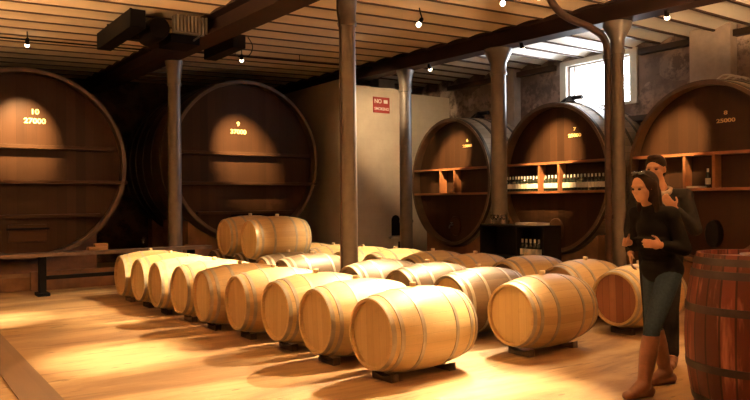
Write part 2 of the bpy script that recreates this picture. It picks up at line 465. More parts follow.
# ------------------------------------------------------------------ spotlights
def spot(loc, target, power, size=60, blend=.6, label=None, name='spotlight', color=(1, .66, .33), stem=None, radius=.03, fixture=True):
    L = Vector(loc); T = Vector(target); d = (T-L).normalized()
    t = thing(name, label, 'spotlight', loc, 0, 'ceiling spotlights')
    q = d.to_track_quat('-Z', 'Y')
    R = q.to_matrix().to_4x4()
    bm = bmesh.new(); lathe(bm, [(0, .10), (.026, .10), (.032, .08), (.034, .03), (.036, 0), (.034, .004), (.03, .004), (0, .004)], 18)
    bm.transform(R); obj('lamp_housing', bm, M['blackmetal'], t, True)
    bm = bmesh.new(); lathe(bm, [(0, -.068), (.018, -.064), (.032, -.048), (.037, -.03), (.032, -.006), (.026, .002), (0, .002)], 16)
    bm.transform(R); obj('bulb', bm, M['bulb'], t, True)
    h = stem if stem is not None else (zc(*loc[:2])-loc[2])
    up = R @ Vector((0, 0, .1))
    bm = bmesh.new(); tube(bm, [up, (up.x*.4, up.y*.4, max(.13, min(.16, h))), (0, 0, h+.02)] if h > .2 else [up, (0, 0, max(h, .12)+.02)], .01, 8)
    obj('stem', bm, M['blackmetal'], t, True)
    ld = bpy.data.lights.new('spot_beam', 'SPOT'); ld.energy = power; ld.spot_size = math.radians(size); ld.spot_blend = blend
    ld.color = color; ld.shadow_soft_size = radius
    lo = link(bpy.data.objects.new('spot_beam', ld), t)
    lo.matrix_local = Matrix.Translation(R @ Vector((0, 0, -.08))) @ R
    return t
WARM = (1, .71, .38)
AMBER = (1, .66, .30)
spot((2.05, 12.7, 4.1), (2.2, 14.2, 2.7), 3300, 40, 1, 'spotlight hanging under the ceiling in front of cask 10', color=AMBER)
spot((5.78, 12.5, 4.22), (6.55, 14.2, 2.55), 3300, 38, 1, 'spotlight hanging under the ceiling in front of cask 9', color=AMBER)
spot((6.66, 8.15, 4.12), (4.0, 8.0, .3), 5200, 44, .8, 'spotlight hanging from the open ceiling right of the tall central column', color=WARM)
spot((7.1, 6.85, 4.2), (3.9, 5.9, .4), 5200, 46, .8, 'spotlight at the top edge of the view above the middle shelved cask', color=WARM)
spot((9.0, 10.7, 4.09), (10.6, 11.85, 2.45), 2900, 27, .8, 'small spotlight under the beam before the leftmost shelved cask', color=AMBER, stem=.12)
spot((9.0, 8.25, 4.05), (10.6, 8.95, 2.3), 2900, 34, .8, 'small spotlight under the beam before the middle shelved cask', color=AMBER, stem=.12)
spot((9.0, 5.57, 4.01), (10.6, 6.4, 2.4), 2000, 28, .8, 'small spotlight under the beam before the rightmost shelved cask', color=AMBER, stem=.12)
# lamps above the near floor, out of the top of the picture
spot((2.0, 6.4, 4.02), (1.9, 6.9, 0), 3200, 26, 1, 'spotlight over the floor board strip near the camera', color=WARM)
spot((1.2, 9.6, 4.0), (1.2, 10.0, 0), 2700, 26, 1, 'spotlight over the floor in front of the low bench', color=WARM)
spot((5.9, 4.9, 3.95), (3.8, 4.8, .4), 2800, 42, .9, 'spotlight over the near end of the front barrel row', color=WARM)
spot((4.0, 3.8, 4.05), (3.9, 3.7, 0), 3300, 26, 1, 'spotlight over the open floor before the second barrel row', color=WARM)
spot((6.9, 5.2, 4.1), (6.3, 4.4, .3), 420, 50, .9, 'spotlight over the near end of the third barrel row', color=WARM)
spot((7.0, 6.1, 4.1), (6.3, 9.3, .5), 3000, 34, .9, 'spotlight above the third barrel row aimed at its far end', color=WARM)
spot((4.75, 6.7, 4.0), (3.4, 9.5, .5), 4600, 38, .9, 'spotlight near the tall central column aimed at the far end of the front row', color=WARM)
spot((6.88, 10.5, 4.1), (10.3, 13.3, 2.9), 800, 46, 1.0, 'spotlight aimed at the cream pier', color=WARM)
# added bowl lamps, out of view, brightening the ceiling beyond its visible spotlights
def add_ceiling_fill(x, y, z, power, lab):
    t = thing('added_fill_bowl', lab, 'fill lamp', (x, y, z), 0, 'added ceiling fill bowls')
    bm = bmesh.new(); lathe(bm, [(0, -.12), (.12, -.10), (.2, -.03), (.23, .03), (.22, .03), (.19, -.02), (.11, -.08), (0, -.1)], 28); obj('bowl', bm, M['blackmetal'], t, True)
    bm = bmesh.new(); ell = bmesh.ops.create_uvsphere(bm, u_segments=16, v_segments=10, radius=.05, matrix=Matrix.Translation((0, 0, -.02))); obj('bulb', bm, M['bulb'], t, True)
    bm = bmesh.new(); tube(bm, [(0, 0, .03), (0, 0, zc(x, y)-z+.03)], .008, 6)
    for k in range(3): tube(bm, [(.22*math.cos(2.1*k), .22*math.sin(2.1*k), .02), (0, 0, .25)], .004, 6)
    obj('hanging_rod', bm, M['blackmetal'], t)
    ld = bpy.data.lights.new('ceiling_fill', 'SPOT'); ld.energy = power; ld.spot_size = math.radians(164); ld.spot_blend = .12; ld.color = (1, .60, .28); ld.shadow_soft_size = .12
    lo = link(bpy.data.objects.new('ceiling_fill', ld), t); lo.location = (0, 0, .06); lo.rotation_euler = (PI, 0, 0)
add_ceiling_fill(4.4, 1.0, 2.9, 2000, 'added ceiling fill bowl nearest the camera on the right')
add_ceiling_fill(-.6, 5.4, 2.9, 1800, 'added ceiling fill bowl left of the camera view')
add_ceiling_fill(-1.6, 9.2, 2.9, 1600, 'added ceiling fill bowl farthest to the left of the camera view')
add_ceiling_fill(8.1, 2.6, 2.9, 1100, 'added ceiling fill bowl beyond the right edge of the view')

# ------------------------------------------------------------------ lying oak barrels
BL, RB, RH = .95, .35, .285
def brad(x):
    k = 2*x/BL
    return RH+(RB-RH)*(1-abs(k)**2.2)
def barrel_meshes():
    me = {}
    N = 40
    xs = [-BL/2+BL*i/18 for i in range(19)]
    prof = [(brad(x), x) for x in xs]
    e = BL/2
    prof = [(RH-.022, -e+.045), (RH-.022, -e+.002)]+prof+[(RH-.022, e-.002), (RH-.022, e-.045)]
    prof += [(RH-.03, e-.05), (RB-.05, 0), (RH-.03, -e+.05)]
    bm = bmesh.new(); lathe(bm, prof, N, 'x', closed=True); me['staves'] = bm
    for s, nm in ((-1, 'h0'), (1, 'h1')):
        bm = bmesh.new(); a, b = s*(e-.035), s*(e-.06)
        lathe(bm, [(0, a), (RH-.018, a), (RH-.018, b), (0, b)], N, 'x'); me[nm] = bm
    hs = []
    for x0, w in ((-.470, .035), (-.395, .035), (-.20, .035), (.165, .035), (.36, .035), (.435, .035)):
        bm = bmesh.new()
        lathe(bm, [(brad(x0)-.001, x0), (brad(x0)+.004, x0), (brad(x0+w)+.004, x0+w), (brad(x0+w)-.001, x0+w)], N, 'x', closed=True)
        hs.append(bm)
    me['hoops'] = hs
    bm = bmesh.new(); lathe(bm, [(0, RB-.01), (.026, RB-.01), (.03, RB+.03), (.026, RB+.034), (0, RB+.034)], 14, 'z'); me['bung'] = bm
    return me
def make_barrel(body, head, hoop, name='wine_barrel'):
    b = barrel_meshes()
    t = thing(name, 'oak wine barrel', 'barrel')
    obj('staves', b['staves'], M[body], t, True, 35)
    obj('barrel_head', b['h0'], M[head], t, True, 35); obj('barrel_head', b['h1'], M[head], t, True, 35)
    for h in b['hoops']: obj('hoop', h, M[hoop], t, True, 35)
    obj('bung', b['bung'], M['bung'], t, True, 35)
    return t
protos = {}
def place_barrel(kind, x, y, z, yaw, label, group):
    body, head = kind
    if kind not in protos:
        o = protos[kind] = make_barrel(body, head, 'hoop')
    else: o = copy_tree(protos[kind])
    o.location = (x, y, z); o.rotation_euler = (math.radians(random.uniform(-7, 7)), 0, math.radians(yaw))
    tag(o, label, 'barrel', group)
    return o
chock = None
def chocks(x, y, yaw, who):
    global chock
    for s, w in ((-1, 'near'), (1, 'far')):
        if chock is None:
            bm = bmesh.new()
            pr = [(-.13, 0), (.13, 0), (.13, .046), (.09, .035), (.05, .027), (0, .024), (-.05, .027), (-.09, .035), (-.13, .046)]
            A = [bm.verts.new((-.035, a, b)) for a, b in pr]; B = [bm.verts.new((.035, a, b)) for a, b in pr]
            bm.faces.new(A); bm.faces.new(B[::-1])
            for i in range(len(pr)): bm.faces.new((A[i], A[(i+1) % len(pr)], B[(i+1) % len(pr)], B[i]))
            chock = o = obj('barrel_chock', bm, M['darkwood'])
        else:
            o = chock.copy(); COL.objects.link(o)
        a = math.radians(yaw)
        o.location = (x+s*.32*math.cos(a), y+s*.32*math.sin(a), 0); o.rotation_euler = (0, 0, a)
        o.scale = (1, 1, 1.45)
        tag(o, 'brown wooden chock under the %s end of %s' % (w, who), 'chock', 'chocks under the barrels')
ORD = ['first', 'second', 'third', 'fourth', 'fifth', 'sixth', 'seventh', 'eighth', 'ninth', 'tenth']
HB = .39
row1 = [(3.24, 4.65, 2), (3.19, 5.43, 0), (3.18, 6.19, 1), (3.11, 6.94, -1), (3.02, 7.66, -2), (3.01, 8.39, 1), (2.96, 9.12, -1), (2.96, 9.88, 1), (2.93, 10.63, 0)]
kinds1 = [('oak0', 'head0'), ('oak0', 'head0'), ('oak0', 'head0'), ('oak1', 'head1'), ('oak1', 'head0'), ('oak0', 'head0'), ('oak0', 'head1'), ('oak0', 'head0'), ('oak1', 'head1')]
for i, (x, y, yaw) in enumerate(row1):
    w = 'large pale oak barrel lying nearest the camera at the near end of the front row' if i == 0 else \
        'dim oak barrel at the far left end of the front row' if i == 8 else \
        'oak barrel lying %s from the near end of the front row' % ORD[i]
    place_barrel(kinds1[i], x+BL/2, y, HB, yaw, w, 'oak barrels of the front row')
    chocks(x+BL/2, y, yaw, 'the %s barrel of the front row' % ORD[i])
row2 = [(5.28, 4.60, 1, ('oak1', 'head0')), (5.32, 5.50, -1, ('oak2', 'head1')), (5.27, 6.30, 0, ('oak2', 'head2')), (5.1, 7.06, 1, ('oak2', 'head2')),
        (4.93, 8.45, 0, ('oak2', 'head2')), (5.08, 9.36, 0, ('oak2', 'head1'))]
for i, (x, y, yaw, k) in enumerate(row2):
    w = ['light oak barrel with a plain head at the near end of the second row', 'brown oak barrel lying second from the near end of the second row',
         'brown oak barrel lying third from the near end of the second row', 'brown oak barrel just in front of the tall central column',
         'brown oak barrel just left of and behind the tall central column', 'brown oak barrel below and right of the stacked pair'][i]
    place_barrel(k, x, y, HB if i < 5 else .352, yaw, w, 'oak barrels of the second row')
    if i < 5: chocks(x, y, yaw, 'the %s barrel of the second row' % ORD[i])
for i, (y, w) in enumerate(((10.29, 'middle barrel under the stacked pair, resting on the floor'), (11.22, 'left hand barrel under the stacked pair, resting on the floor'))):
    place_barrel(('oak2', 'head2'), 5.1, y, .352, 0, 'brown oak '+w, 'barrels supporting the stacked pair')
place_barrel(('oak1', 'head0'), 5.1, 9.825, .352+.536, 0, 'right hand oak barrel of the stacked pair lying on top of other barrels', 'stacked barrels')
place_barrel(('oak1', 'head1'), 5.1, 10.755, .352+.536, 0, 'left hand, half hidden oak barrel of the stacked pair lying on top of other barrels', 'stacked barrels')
row3 = [(6.93, 4.64, 0, ('oak0', 'headstain')), (6.93, 5.42, 1, ('oak1', 'head1')), (6.92, 6.27, -1, ('oak0', 'head2')), (6.62, 6.98, 0, ('oak1', 'head2')), (6.52, 7.7, 1, ('oak0', 'head2')),
        (6.40, 8.42, 0, ('oak0', 'head1')), (6.30, 9.14, 0, ('oak0', 'head1')), (6.2, 9.88, 1, ('oak1', 'head1')), (6.14, 10.62, 0, ('oak0', 'head0'))]
for i, (x, y, yaw, k) in enumerate(row3):
    w = 'pale oak barrel with a red stained head behind the walking woman' if i == 0 else 'oak barrel lying %s from the near end of the third row, farthest from the camera' % ORD[i]
    place_barrel(k, x, y, HB, yaw, w, 'oak barrels of the third row')
    chocks(x, y, yaw, 'the %s barrel of the third row' % ORD[i])

# upright red-brown barrel at the right edge
t = thing('upright_barrel', 'red brown wine stained barrel with black hoops standing upright at the right edge', 'barrel', (4.78, 2.36, 0))
H2, Rb2, Rh2 = 1.10, .415, .335
r2 = lambda z: Rh2+(Rb2-Rh2)*(1-abs(2*(z-H2/2)/H2)**2.1)
def zstave(name, bm, mat):
    # meshes made with z up; material wants x as axis
    bm.transform(Matrix.Rotation(PI/2, 4, 'Y')); o = obj(name, bm, mat, t, True, 35)
    o.rotation_euler = (0, -PI/2, 0); return o
bm = bmesh.new()
prof = [(r2(H2*i/16), H2*i/16) for i in range(17)]
lathe(bm, prof+[(Rh2-.028, H2), (Rh2-.028, H2-.04), (Rb2-.06, H2/2), (Rh2-.028, .03), (Rh2-.028, 0)], 44, closed=True)
zstave('staves', bm, M['redwood'])
bm = bmesh.new(); lathe(bm, [(0, H2-.035), (Rh2-.022, H2-.035), (Rh2-.022, H2-.06), (0, H2-.06)], 44); zstave('barrel_head', bm, M['redhead'])
for z0, w in ((.02, .05), (.115, .045), (.335, .05), (.715, .05), (.945, .05), (1.03, .05)):
    if z0 == 1.03: w = .045
    bm = bmesh.new(); lathe(bm, [(r2(z0)-.001, z0), (r2(z0)+.005, z0), (r2(z0+w)+.005, z0+w), (r2(z0+w)-.001, z0+w)], 44, closed=True)
    obj('hoop', bm, M['rusthoop'], t, True, 35)
# things on its top
bm = bmesh.new(); lathe(bm, [(0, 0), (.07, 0), (.11, .012), (.125, .022), (.12, .026), (.07, .014), (0, .012)], 28)
pl = obj('serving_dish', bm, M['steel'], None, True); pl.location = (4.84, 2.33, H2-.034)
tag(pl, 'small shiny metal dish lying on top of the upright barrel', 'dish')

# ------------------------------------------------------------------ great casks
def text_mesh(name, s, size, mat, parent, loc, depth=.004, sx=1.0):
    cu = bpy.data.curves.new(name, 'FONT'); cu.body = s; cu.size = size; cu.align_x = 'CENTER'; cu.extrude = depth; cu.offset = size*.02
    tmp = bpy.data.objects.new(name, cu); COL.objects.link(tmp)
    me = bpy.data.meshes.new_from_object(tmp.evaluated_get(bpy.context.evaluated_depsgraph_get()))
    COL.objects.unlink(tmp); bpy.data.objects.remove(tmp)
    me.materials.clear(); me.materials.append(mat)
    me.transform(Matrix.Scale(sx, 4, (1, 0, 0)))
    me.transform(Matrix.Rotation(PI/2, 4, 'X'))
    o = link(bpy.data.objects.new(name, me), parent); o.location = loc
    return o

def cask(label, loc, rotz, R, sx, length, bodymat, nums, numx=0, battens=(), shelf=None, nhoop=6, group=None, rec=.16, lit=None):
    """local: head faces -y, x right, z up, root at the lowest point of the staves."""
    t = thing('wine_cask', label, 'cask', loc, rotz, group)
    cz = R
    rr = lambda y: R*(1+.035*math.sin(PI*max(0, min(1, y/length))))-.0
    prof = [(rr(y)-.035*R*0, y) for y in [length*i/12 for i in range(13)]]
    inner = R-.06
    bm = bmesh.new()
    lathe(bm, prof+[(inner, length), (inner, 0)], 72, 'y', sx=sx, closed=True)
    bm.normal_update()
    for f in bm.faces:
        if all(v.co.y < .001 for v in f.verts) or all(math.hypot(v.co.x/sx, v.co.z) < inner+.001 for v in f.verts): f.material_index = 1
    o = obj('staves', bm, [bodymat, M['rim']], t, True, 35); o.location.z = cz
    bm = bmesh.new(); lathe(bm, [(0, rec), (inner+.01, rec), (inner+.01, rec+.07), (0, rec+.07)], 72, 'y', sx=sx)
    hd = obj('cask_head', bm, M['caskhead'], t, True, 35); hd.location.z = cz
    bm = bmesh.new(); lathe(bm, [(0, length-.12), (inner+.01, length-.12), (inner+.01, length-.05), (0, length-.05)], 72, 'y', sx=sx)
    o = obj('cask_head', bm, M['caskhead'], t, True, 35); o.location.z = cz
    for k in range(nhoop):
        y0 = .02+(length-.12)*k/(nhoop-1); w = .07
        bm = bmesh.new()
        lathe(bm, [(rr(y0)-.002, y0), (rr(y0)+.014, y0), (rr(y0+w)+.014, y0+w), (rr(y0+w)-.002, y0+w)], 72, 'y', sx=sx, closed=True)
        o = obj('hoop', bm, M['caskhoop'], t, True, 35); o.location.z = cz
    def halfw(z):  # inner half width of the opening at world-relative height
        d = z-cz
        return sx*math.sqrt(max(0, inner*inner-d*d))
    for z, h, d, ext in battens:
        w = halfw(z+h)+ext
        bm = bmesh.new(); box(bm, -w, w, rec-d, rec, z, z+h, .008)
        obj('batten', bm, M['batten'], t)
    if shelf:
        z0, z1, divs, dep = shelf
        w0, w1 = halfw(z0), halfw(z1)
        w = min(w0, w1)-.0
        for nm, z, ww in (('shelf_board', z0-.045, w0), ('shelf_board', z1, w1)):
            boxo(nm, M['shelfwood'], t, -ww+.01, ww-.01, rec-dep, rec, z, z+.045, .004)
        for d in divs: boxo('shelf_divider', M['shelfwood'], t, d-.022, d+.022, rec-dep+.005, rec, z0, z1, .003)
    if nums:
        for s, z, size in nums:
            text_mesh('number_marking', s, size, M['gold'], t, (numx, rec-.004, z), sx=1.15 if size > .1 else 1.4)
    return t

CR = .24  # height of the lowest stave
LZ = .55
def cradle(label, loc, rotz, R, sx, ys_, half, zb, name='cask_cradle'):
    t = thing(name, label, 'cradle', loc, rotz, 'timber cradles under the casks')
    for y in ys_:
        bm = bmesh.new()
        n = 16; Rr = R*1.035+.012
        top = []
        for i in range(n+1):
            x = -half+2*half*i/n
            top.append((x, zb+R-math.sqrt(max(0.01, Rr*Rr-(x/sx)**2))-.0))
        lo0 = [bm.verts.new((x, y, 0)) for x, z in top]; lo1 = [bm.verts.new((x, y+.3, 0)) for x, z in top]
        hi0 = [bm.verts.new((x, y, z)) for x, z in top]; hi1 = [bm.verts.new((x, y+.3, z)) for x, z in top]
        for i in range(n):
            bm.faces.new((lo0[i], lo0[i+1], hi0[i+1], hi0[i])); bm.faces.new((lo1[i+1], lo1[i], hi1[i], hi1[i+1]))
            bm.faces.new((hi0[i], hi0[i+1], hi1[i+1], hi1[i])); bm.faces.new((lo0[i+1], lo0[i], lo1[i], lo1[i+1]))
        bm.faces.new((lo0[0], hi0[0], hi1[0], lo1[0])); bm.faces.new((lo0[-1], lo1[-1], hi1[-1], hi0[-1]))
        obj('saddle', bm, M['cradle'], t)
    return t
G1 = 'great casks on the left'
for (x, n1, n2, lab) in ((2.27, '10', '27000', 'huge dark varnished cask at the far left marked 10 and 27000'), (6.62, '9', '37000', 'huge dark varnished cask marked 9 and 37000 between the left column and the cream wall')):
    R = 1.73; zb = (2.36 if n1 == '9' else 2.19)-R
    nums = [(n1, 3.12-zb, .13), (n2, 2.95-zb, .13)]
    c1 = cask(lab, (x, 14.0, zb), 0, R, 1.0, 3.3, M['caskbody'], nums, .0-.15 if n1 == '9' else .14,
         battens=((2.47-zb, .07, .13, -.08), (1.83-zb, .06, .2, .12), (1.2-zb, .06, .12, -.12)), group=G1, nhoop=7, rec=.2)
    # bottom hatch
    bm = bmesh.new(); box(bm, -.32, .32, .16, .2, .3, .62, .01); obj('hatch', bm, M['batten'], c1)
    bm = bmesh.new(); box(bm, -.36, .36, .12, .16, .52, .56, .006); obj('hatch_bar', bm, M['blackmetal'], c1)
    cradle('heavy timber cradle under cask %s' % n1, (x, 14.0, 0), 0, R, 1.0, (.35, 1.6, 2.7), 1.25, zb)
G2 = 'shelved casks along the right wall'
R2, zb2 = 1.42, .45
spec = [(11.87, 'leftmost shelved cask with three empty compartments before the cream wall', '6', '25000'),
        (8.94, 'middle shelved cask with rows of bottles, below the window', '7', '25000'),
        (5.93, 'rightmost shelved cask behind the two people, one bottle on its shelf', '8', '25000')]
RC = []
for (y, lab, n1, n2) in spec:
    cc = cask(lab, (10.5, y, zb2), -PI/2, R2, .925, 1.56, M['caskpale'], [(n1, 2.75-zb2, .085), (n2, 2.63-zb2, .085)], .42 if n1 != '8' else .28,
              shelf=(1.62-zb2, 2.13-zb2, (-.3, .18), .2), group=G2, nhoop=5, rec=.2)
    cradle('timber cradle under the %s shelved cask' % lab.split()[0], (10.5, y, 0), -PI/2, R2, .925, (.15, 1.1), .95, zb2)
    RC.append(cc)
def tap(parent, x, z, rec=.2):
    bm = bmesh.new(); tube(bm, [(x, rec+.01, z), (x, rec-.10, z), (x, rec-.13, z-.03), (x, rec-.135, z-.08)], .017, 10)
    tube(bm, [(x, rec-.07, z), (x, rec-.07, z+.05)], .01, 8); tube(bm, [(x-.04, rec-.07, z+.05), (x+.04, rec-.07, z+.05)], .009, 8)
    obj('tap', bm, M['steel'], parent, True)
tap(RC[0], -.05, .45); tap(RC[1], -.02, .42)
for k, dk in ((0, .02), (1, -.03)):
    bm = bmesh.new(); lathe(bm, [(0, .165), (.17, .165), (.18, .18), (.18, .2), (0, .2)], 28, 'y', c=(dk, 0, .42), sz=1.25); obj('manhole_door', bm, M['batten'], RC[k], True)
bm = bmesh.new(); lathe(bm, [(0, .08), (.10, .08), (.12, .1), (.13, .2), (0, .2)], 28, 'y', c=(.1, 0, .45), sz=1.7); obj('manhole_door', bm, M['black'], RC[2], True)
# valve wheels and hoses on top of the casks
def topvalve(x, y, z, lab):
    t = thing('cask_valve', lab, 'valve', (x, y, z))
    bm = bmesh.new(); lathe(bm, [(0, -.01), (.12, -.01), (.13, .05), (.09, .08), (.06, .16), (0, .16)], 20); obj('valve_body', bm, M['rusthoop'], t, True)
    bm = bmesh.new(); tube(bm, [(0, -.3, .12), (0, 0, .13), (0, .12, .1), (0, .24, .04)], .045, 10); obj('spout', bm, M['rusthoop'], t, True)
topvalve(11.3, 9.1, 3.345, 'dark valve fitting on top of the middle cask against the window')
topvalve(11.5, 11.9, 3.345, 'dark valve fitting on top of the leftmost shelved cask')
bm = bmesh.new()
for k in range(3):
    tube(bm, smooth_path([(11.0+.2*k, 5.95, 3.36), (11.03+.2*k, 5.85, 3.42), (11.1+.2*k, 5.75, 3.41), (11.16+.2*k, 5.65, 3.355)], 4), .014, 8)
tag(obj('rope_ends', bm, M['paper'], None, True), 'pale looped rope ends lying on top of the rightmost cask', 'rope')

# ------------------------------------------------------------------ bottles
def make_bottle():
    t = thing('wine_bottle', 'x', 'bottle')
    bm = bmesh.new(); lathe(bm, [(0, 0), (.036, 0), (.038, .01), (.038, .185), (.034, .205), (.018, .23), (.014, .245), (.014, .3), (0, .3)], 16); obj('glass', bm, M['bottle'], t, True)
    bm = bmesh.new(); lathe(bm, [(.0385, .055), (.0392, .055), (.0392, .15), (.0385, .15)], 16, closed=True); obj('paper_label', bm, M['paper'], t, True)
    bm = bmesh.new(); lathe(bm, [(.0145, .245), (.016, .245), (.016, .302), (0, .304)], 12); obj('capsule', bm, M['paper'], t, True)
    return t
bproto = None
def bottle(x, y, z, lab, grp):
    global bproto
    if bproto is None: bproto = o = make_bottle()
    else: o = copy_tree(bproto)
    o.location = (x, y, z); tag(o, lab, 'bottle', grp); return o
OR2 = ORD+['eleventh', 'twelfth', 'thirteenth']
sz_ = 1.621
for k in range(11): bottle(10.585, 8.94+.42+.78-.078*k, sz_, 'white labelled bottle, %s from left in the left compartment of the middle cask' % OR2[k], 'bottles on the middle cask shelf')
for k in range(5): bottle(10.585, 8.94+.212-.083*k-.02, sz_, 'white labelled bottle, %s from left in the centre compartment of the middle cask' % OR2[k], 'bottles on the middle cask shelf')
for k in range(12): bottle(10.585, 8.94-.26-.079*k, sz_, 'cream labelled bottle, %s from left in the right compartment of the middle cask' % OR2[k], 'bottles on the middle cask shelf')
bottle(10.585, 5.93-.05, sz_, 'single dark wine bottle standing on the shelf of the rightmost cask', 'bottle on the rightmost cask')
o = boxo('leaflet_stack', M['paper'], None, 10.52, 10.66, 5.93+.04, 5.93+.27, sz_, sz_+.03, .003); tag(o, 'white leaflets lying left of the bottle on the rightmost cask shelf', 'leaflets')

# black display unit before the middle cask
t = thing('display_unit', 'black display unit with bottles standing behind the third barrel row', 'display unit', (8.35, 7.95, 0))
bm = bmesh.new()
w = .7
box(bm, 0, .4, -w, -w+.03, 0, 1.05); box(bm, 0, .4, w-.03, w, 0, 1.05); box(bm, .37, .4, -w, w, 0, 1.05)
obj('carcass', bm, M['black'], t)
for z in (.05, .50, 1.02): boxo('shelf', M['black'], t, 0, .4, -w, w, z, z+.03)
boxo('partition', M['black'], t, .02, .37, -.12, -.09, .08, 1.02)
for k in range(5): bottle(8.42, 7.95-.2-.085*k, .531, 'wine bottle with white label, %s from the left on the black display unit' % OR2[k], 'bottles on the black display unit')
o = boxo('leaflet_tray', M['paper'], None, 8.4, 8.7, 7.43, 7.88, 1.051, 1.09, .004); tag(o, 'flat white tray lying on top of the black display unit', 'tray')
for k in range(4):
    bm = bmesh.new(); lathe(bm, [(0, 0), (.03, 0), (.031, .003), (.005, .006), (.004, .07), (.02, .085), (.032, .11), (.028, .16), (.026, .16), (.03, .11), (.018, .087), (0, .08)], 14)
    g = obj('wine_glass', bm, M['clear'], None, True); g.location = (8.5, 8.5-.09*k, 1.051)
    tag(g, 'clear wine glass, %s from the left on the black display unit' % OR2[k], 'glass', 'glasses on the black display unit')

# ------------------------------------------------------------------ sign on the pier
t = thing('wall_sign', 'small red sign with white lettering high on the cream pier', 'sign', (9.5, 13.045, 3.66))
boxo('sign_plate', M['signred'], t, -.23, .23, -.02, 0, -.18, .18, .003)
text_mesh('sign_lettering', 'NO', .13, M['signwhite'], t, (-.1, -.022, .04), .002)
text_mesh('sign_lettering', 'SMOKING', .092, M['signwhite'], t, (.0, -.022, -.12), .002)
boxo('pictogram', M['signwhite'], t, .06, .17, -.024, -.02, .04, .12)
# power socket box beside the pier foot
o = boxo('junction_box', M['black'], None, 9.95, 10.1, 12.9, 13.04, .35, .5, .008); tag(o, 'small black box low on the cream pier under the arched black plate', 'box')

# ------------------------------------------------------------------ low bench
t = thing('low_bench', 'long low bench with a grey top in front of the far left casks', 'bench', (0, 0, 0))
bm = bmesh.new(); box(bm, 1.2, 4.95, 12.02, 12.28, .62, .68, .008); obj('bench_top', bm, plain('grey_brown_plank', (.16, .11, .085), .45), t)
for x in (2.15, 4.6): boxo('leg', M['blackmetal'], t, x-.05, x+.05, 12.08, 12.22, 0, .62, .004); 
for x in (2.15, 4.6): boxo('foot', M['blackmetal'], t, x-.09, x+.09, 12.0, 12.3, 0, .05, .004)
boxo('stretcher', M['blackmetal'], t, 2.2, 4.55, 12.11, 12.19, .25, .31)
# wineglass on the bench
bm = bmesh.new(); lathe(bm, [(0, 0), (.035, 0), (.036, .003), (.005, .006), (.004, .08), (.022, .095), (.04, .13), (.033, .19), (.031, .19), (.037, .13), (.02, .098), (0, .09)], 16)
g = obj('wine_glass', bm, M['clear'], None, True); g.location = (3.75, 12.15, .681); tag(g, 'clear wine glass standing on the low bench left of the dark column', 'glass')
bm = bmesh.new(); box(bm, -.16, .14, -.09, .09, 0, .06, .02); box(bm, -.06, .15, -.07, .07, .05, .11, .02)
g = obj('folded_cloth', bm, plain('tan_cloth', (.38, .22, .10), .8), None, True); g.location = (3.0, 12.15, .681); tag(g, 'small tan bundle lying on the low bench', 'cloth')
# timber offcuts behind bench
o = boxo('timber_block', M['cradle'], None, 2.1, 3.95, 12.85, 12.98, .2, .52, .01); o.data.transform(Matrix.Identity(4)); 
o.location.z = -.2; tag(o, 'reddish timber block lying behind the low bench', 'timber')
bm = bmesh.new()
pr = [(4.75, 0), (6.4, 0), (5.1, .62), (4.85, .66)]
A = [bm.verts.new((x, 13.1, z)) for x, z in pr]; B = [bm.verts.new((x, 13.5, z)) for x, z in pr]
bm.faces.new(A); bm.faces.new(B[::-1])
for i in range(4): bm.faces.new((A[i], A[(i+1) % 4], B[(i+1) % 4], B[i]))
tag(obj('timber_wedge', bm, M['cradle']), 'reddish sloping timber wedge standing before cask 9', 'wedge')

# ------------------------------------------------------------------ hoist machinery at the left beam
t = thing('ceiling_hoist', 'dark hoist machinery with grey cover hanging at the ceiling left of the dark beam', 'hoist', (3.5, 10.5, 3.98))
bm = bmesh.new(); box(bm, -.6, -.38, -.6, 1.2, -.06, .2, .015); obj('side_beam', bm, M['blackmetal'], t)
bm = bmesh.new(); box(bm, -.5, .59, .2, .38, -.04, .12, .01); obj('cross_member', bm, M['blackmetal'], t)
bm = bmesh.new(); lathe(bm, [(0, -.6), (.15, -.6), (.17, -.5), (.17, .0), (.13, .05), (0, .05)], 20, 'y', c=(-.08, .3, .06)); obj('drum', bm, M['blackmetal'], t, True)
bm = bmesh.new()
for k in range(9): box(bm, .12+.055*k, .155+.055*k, -.45, -.40, .02, .26)
box(bm, .1, .57, -.39, -.3, .0, .25)
obj('grille_cover', bm, M['steel'], t)
bm = bmesh.new(); tube(bm, [(-.5, -.3, .15), (-.5, -.3, .28)], .02, 8); obj('hanger_rod', bm, M['blackmetal'], t)
bm = bmesh.new(); tube(bm, [(-.5, .9, .15), (-.5, .9, .3)], .02, 8); obj('hanger_rod', bm, M['blackmetal'], t)
bm = bmesh.new(); box(bm, .1, .55, -.25, .3, -.12, .0, .01); obj('motor_box', bm, M['blackmetal'], t)
bm = bmesh.new(); tube(bm, smooth_path([(.5, -.45, .22), (.52, -.47, .1), (.5, -.45, .0), (.45, -.25, -.06)], 4), .012, 6); obj('cable', bm, M['steel'], t)
t = thing('speaker_box', 'long black box hanging under the ceiling right of the dark beam', 'box', (4.68, 10.8, 4.0))
bm = bmesh.new(); box(bm, -.11, .11, -.6, .6, -.11, .11, .02); obj('casing', bm, M['blackmetal'], t)
for yy in (-.5, .5):
    bm = bmesh.new(); tube(bm, [(0, yy, .1), (0, yy, zc(4.68, 10.8+yy)-4.03+.005)], .012, 8); obj('bracket', bm, M['blackmetal'], t)
bm = bmesh.new(); tube(bm, smooth_path([(.1, -.7, .05), (.25, -.55, -.05), (.3, -.3, -.15), (.3, .1, -.1)], 4), .008, 6); obj('cable', bm, M['blackmetal'], t)

